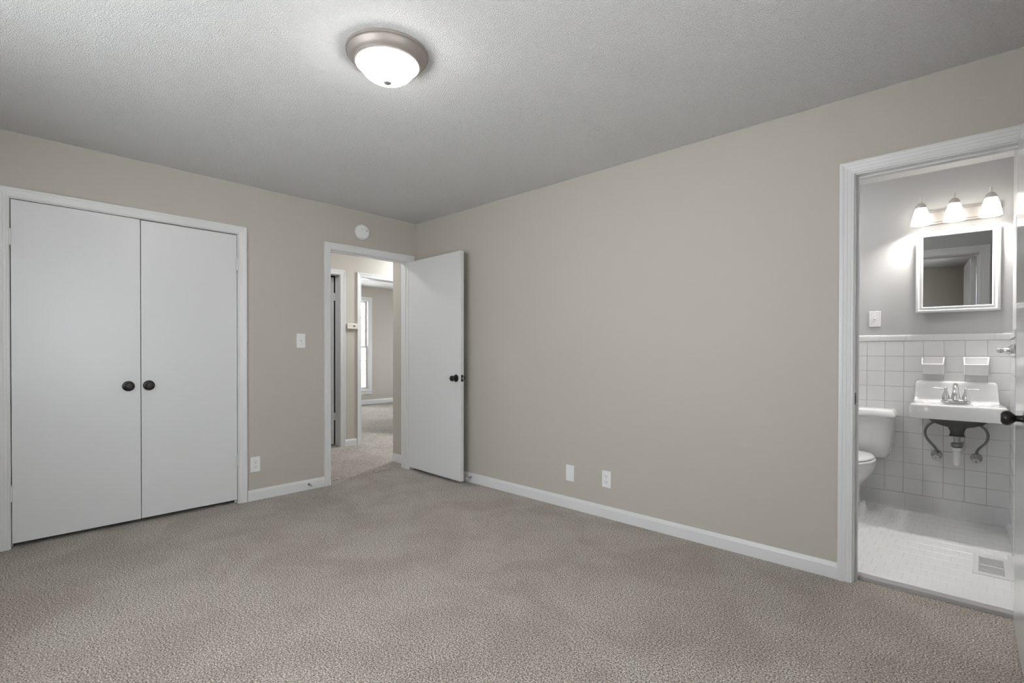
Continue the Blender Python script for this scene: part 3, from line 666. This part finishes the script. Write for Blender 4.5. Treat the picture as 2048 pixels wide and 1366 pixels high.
# faucet
fc = MB()
fl_ = lambda hw, hd, z: rrect(-hw, hw, -0.105 - hd, -0.105 + hd, z, p=4)
fc.loft([fl_(0.080, 0.027, TZ - 0.001), fl_(0.081, 0.028, TZ + 0.004), fl_(0.072, 0.022, TZ + 0.010), fl_(0.066, 0.018, TZ + 0.017), fl_(0.060, 0.014, TZ + 0.019)])
FC = fc.build('faucet', M_CHROME, sk, smooth=True, angle=60, loc=(-0.012, 0, 0))
for s in (-1, 1):
    m = MB(); m.lathe([(0.0001, 0.014), (0.022, 0.015), (0.0225, 0.021), (0.021, 0.024), (0.0215, 0.034), (0.019, 0.046), (0.013, 0.062), (0.0085, 0.076), (0.0075, 0.084), (0.009, 0.089), (0.0085, 0.096), (0.004, 0.101), (0.0001, 0.102)], (s * 0.051, -0.105, TZ), (0, 0, 1), 28)
    m.tube([(s * 0.053, -0.105, TZ + 0.088), (s * 0.085, -0.106, TZ + 0.089), (s * 0.117, -0.108, TZ + 0.091)], [0.0042, 0.0042, 0.0052], 12)
    m.build('handle', M_CHROME, FC, smooth=True, angle=60)
m = MB(); m.lathe([(0.0001, 0.014), (0.026, 0.015), (0.026, 0.026), (0.024, 0.042), (0.019, 0.066), (0.0165, 0.082), (0.0175, 0.086), (0.0165, 0.090)], (0, -0.105, TZ), (0, 0, 1), 28)
m.tube(bez((0, -0.105, TZ + 0.085), (0, -0.108, TZ + 0.125), (0, -0.165, TZ + 0.135), (0, -0.205, TZ + 0.070), 16), [0.0165, 0.017, 0.0175, 0.0175, 0.0172, 0.0168, 0.016, 0.0155, 0.015, 0.0145, 0.014, 0.0135, 0.013, 0.0125, 0.012, 0.0118, 0.0115], 20)
m.build('spout', M_CHROME, FC, smooth=True, angle=60)
MB().lathe([(0.0001, 0.0), (0.020, 0.0), (0.020, 0.003), (0.014, 0.004), (0.0001, 0.004)], (0, -0.245, TZ - 0.125), (0, 0, 1), 24).build('drain_stopper', M_CHROME, sk, smooth=True)
m = MB(); m.lathe([(0.0001, 0.0), (0.03, 0.0), (0.03, -0.010), (0.0001, -0.016)], (-0.150, -0.12, -0.0), (0, 0, 1), 20); m.build('mounting_lug', M_PORC, sk, smooth=True)

# supply stops under the sink
def stop_valve(label, x, z, pts, mat):
    t = thing('shutoff_valve', label, 'shutoff valve', (x, BWY - 0.009, z), group='shutoff valves under the sink')
    MB().lathe([(0.0001, 0), (0.032, 0), (0.031, 0.004), (0.022, 0.010), (0.011, 0.013), (0.0001, 0.013)], (0, 0, 0), (0, -1, 0), 28).build('escutcheon', M_DULL, t, smooth=True)
    m = MB(); m.tube([(0, -0.01, 0), (0, -0.060, 0)], 0.0085, 14); m.lathe([(0.0001, -0.012), (0.0125, -0.012), (0.0125, 0.010), (0.009, 0.014), (0.009, 0.030), (0.0001, 0.03)], (0, -0.045, 0), (0, 0, 1), 16)
    m.build('valve_body', M_DULL, t, smooth=True)
    h = MB(); n = 32; lp = []
    for y, k in ((-0.058, 0.8), (-0.060, 1.0), (-0.074, 1.0), (-0.077, 0.85)):
        lp.append([((0.021 + 0.0018 * math.cos(8 * 2 * PI * i / n)) * k * math.cos(2 * PI * i / n), y, -0.010 + (0.016 + 0.0018 * math.cos(8 * 2 * PI * i / n)) * k * math.sin(2 * PI * i / n)) for i in range(n)])
    h.loft(lp); ho = h.build('valve_handle', M_CHROME, t, smooth=True)
    MB().lathe([(0.0001, 0), (0.0035, 0), (0.0035, 0.0015), (0.0001, 0.0015)], (0, -0.077, -0.010), (0, -1, 0), 12).build('handle_screw', M_BLACK, ho)
    MB().tube(pts, 0.0075, 12).build('supply_tube', mat, t, smooth=True)
    return t
stop_valve('left chrome shutoff valve with its supply tube under the sink', 3.905, 0.443,
           bez((0, -0.045, 0.028), (0.002, -0.05, 0.07), (-0.060, -0.09, 0.10), (-0.058, -0.10, 0.165), 12)[:-1] + bez((-0.058, -0.10, 0.165), (-0.055, -0.11, 0.215), (-0.015, -0.11, 0.24), (0.045, -0.10, 0.262), 12), M_STEEL)
stop_valve('right chrome shutoff valve with its supply tube under the sink', 4.110, 0.447,
           bez((0, -0.045, 0.028), (0.0, -0.05, 0.09), (0.060, -0.09, 0.10), (0.056, -0.10, 0.170), 12)[:-1] + bez((0.056, -0.10, 0.170), (0.052, -0.11, 0.215), (0.020, -0.11, 0.24), (-0.045, -0.10, 0.258), 12), M_STEEL)

# ------------------------------------------------------------------ toilet
TX = 3.437
tl = thing('toilet', 'white two piece toilet left of the sink, half hidden by the door frame', 'toilet', (TX, BWY - 0.012, BZ))
def tk(hw, y0, y1, z, p=7): return rrect(-hw, hw, y0, y1, z, n=64, p=p)
m = MB(); m.loft([tk(0.175, -0.155, -0.035, 0.375, 4), tk(0.205, -0.175, -0.022, 0.385, 4), tk(0.222, -0.190, -0.015, 0.42, 5), tk(0.230, -0.205, -0.012, 0.48), tk(0.237, -0.215, -0.012, 0.58), tk(0.241, -0.220, -0.012, 0.675)])
m.build('tank', M_PORC, tl, smooth=True, angle=55)
m = MB(); m.loft([tk(0.243, -0.222, -0.008, 0.674), tk(0.256, -0.236, -0.005, 0.682), tk(0.256, -0.237, -0.005, 0.690), tk(0.243, -0.225, -0.006, 0.722), tk(0.236, -0.218, -0.008, 0.730), tk(0.220, -0.200, -0.012, 0.732)])
m.build('tank_lid', M_PORC, tl, smooth=True, angle=55)
m = MB(); m.tube([(-0.17, -0.222, 0.625), (-0.17, -0.235, 0.625), (-0.165, -0.245, 0.623), (-0.10, -0.246, 0.615)], [0.008, 0.007, 0.006, 0.006], 12); m.build('flush_lever', M_CHROME, tl, smooth=True)
def oval(a, yb, yf, z, n=64):     # egg shape, wide toward the back
    o = []; a *= 0.93; cy = yb - (yb - yf) * 0.45
    for i in range(n):
        t = 2 * PI * i / n; c, s = math.cos(t), math.sin(t)
        b_ = (yb - cy) if s > 0 else (cy - yf); o.append((a * (abs(c) ** 0.92) * (1 if c > 0 else -1), cy + b_ * s, z))
    return o
m = MB()
m.loft([oval(0.118, -0.20, -0.53, 0.0), oval(0.119, -0.19, -0.535, 0.055), oval(0.108, -0.20, -0.52, 0.072), oval(0.078, -0.22, -0.46, 0.085), oval(0.072, -0.22, -0.45, 0.15), oval(0.090, -0.19, -0.50, 0.21), oval(0.130, -0.17, -0.59, 0.255),
        oval(0.164, -0.14, -0.65, 0.305), oval(0.176, -0.12, -0.675, 0.34), oval(0.180, -0.11, -0.685, 0.375), oval(0.178, -0.11, -0.683, 0.388), oval(0.13, -0.22, -0.63, 0.388), oval(0.12, -0.24, -0.61, 0.34), oval(0.07, -0.28, -0.5, 0.24)])
bo = m.build('bowl', M_PORC, tl, smooth=True, angle=55)
m = MB(); m.loft([rrect(-0.105, 0.105, -0.30, -0.03, 0.30, p=4), rrect(-0.12, 0.12, -0.25, -0.03, 0.372, p=4)]); m.build('bowl_shelf', M_PORC, bo, smooth=True)
m = MB(); m.loft([oval(0.176, -0.215, -0.690, 0.389), oval(0.186, -0.205, -0.700, 0.393), oval(0.188, -0.203, -0.702, 0.402), oval(0.182, -0.209, -0.696, 0.409), oval(0.12, -0.27, -0.63, 0.411)]); m.build('seat', M_PORC, tl, smooth=True, angle=55)
m = MB(); m.loft([oval(0.172, -0.215, -0.680, 0.412), oval(0.178, -0.209, -0.688, 0.416), oval(0.176, -0.211, -0.686, 0.424), oval(0.160, -0.225, -0.665, 0.432), oval(0.09, -0.30, -0.58, 0.437)]); m.build('seat_lid', M_PORC, tl, smooth=True, angle=55)
for s in (-1, 1): MB().lathe([(0.0001, 0), (0.013, 0), (0.012, 0.014), (0.006, 0.020), (0.0001, 0.021)], (s * 0.090, -0.33, 0.072), (0, 0, 1), 16).build('bolt_cap', M_PORC, tl, smooth=True)

# ------------------------------------------------------------------ floor register
rg = thing('floor_register', 'white metal floor register with slanted louvers inside the bathroom door', 'floor vent', (0, 0, BZ))
gx0, gx1, gy0, gy1 = 4.105, 4.262, 0.500, 0.845; ix0, ix1, iy0, iy1 = 4.128, 4.226, 0.540, 0.795
m = MB()
def fbox(x0, x1, y0, y1): m.loft([[(x0, y0, 0), (x1, y0, 0), (x1, y1, 0), (x0, y1, 0)], [(x0, y0, 0.005), (x1, y0, 0.005), (x1, y1, 0.005), (x0, y1, 0.005)]])
fbox(gx0, ix0, gy0, gy1); fbox(ix1, gx1, gy0, gy1); fbox(ix0, ix1, gy0, iy0); fbox(ix0, ix1, iy1, gy1); fbox(ix0, ix1, 0.655, 0.665)
m.build('frame', M_TRIM, rg, bevel=0.001)
m = MB()
def diag(y0, y1, slope):
    k = y0 - slope * (ix1 - ix0) * 1.05
    while k < y1:      # bar along y = k + slope*(x-ix0), clipped to the opening
        xa, xb = ix0, ix1; ya, yb = k, k + slope * (ix1 - ix0)
        if ya < y0: xa += (y0 - ya) / slope; ya = y0
        if yb > y1: xb -= (yb - y1) / slope; yb = y1
        if xb - xa > 0.006:
            w = 0.0019
            m.loft([[(xa, ya - w, 0.0), (xa, ya + w, 0.0), (xa, ya + w + 0.002, 0.0042), (xa, ya - w + 0.002, 0.0042)], [(xb, yb - w, 0.0), (xb, yb + w, 0.0), (xb, yb + w + 0.002, 0.0042), (xb, yb - w + 0.002, 0.0042)]])
        k += 0.0095
diag(iy0, 0.655, 1.3); diag(0.665, iy1, 1.3)
m.build('louvers', M_TRIM, rg)
MB().box(ix0, ix1, iy0, iy1, -0.0005, 0.0006).build('duct', plain('duct_grey', (0.30, 0.30, 0.30), 0.6), rg)
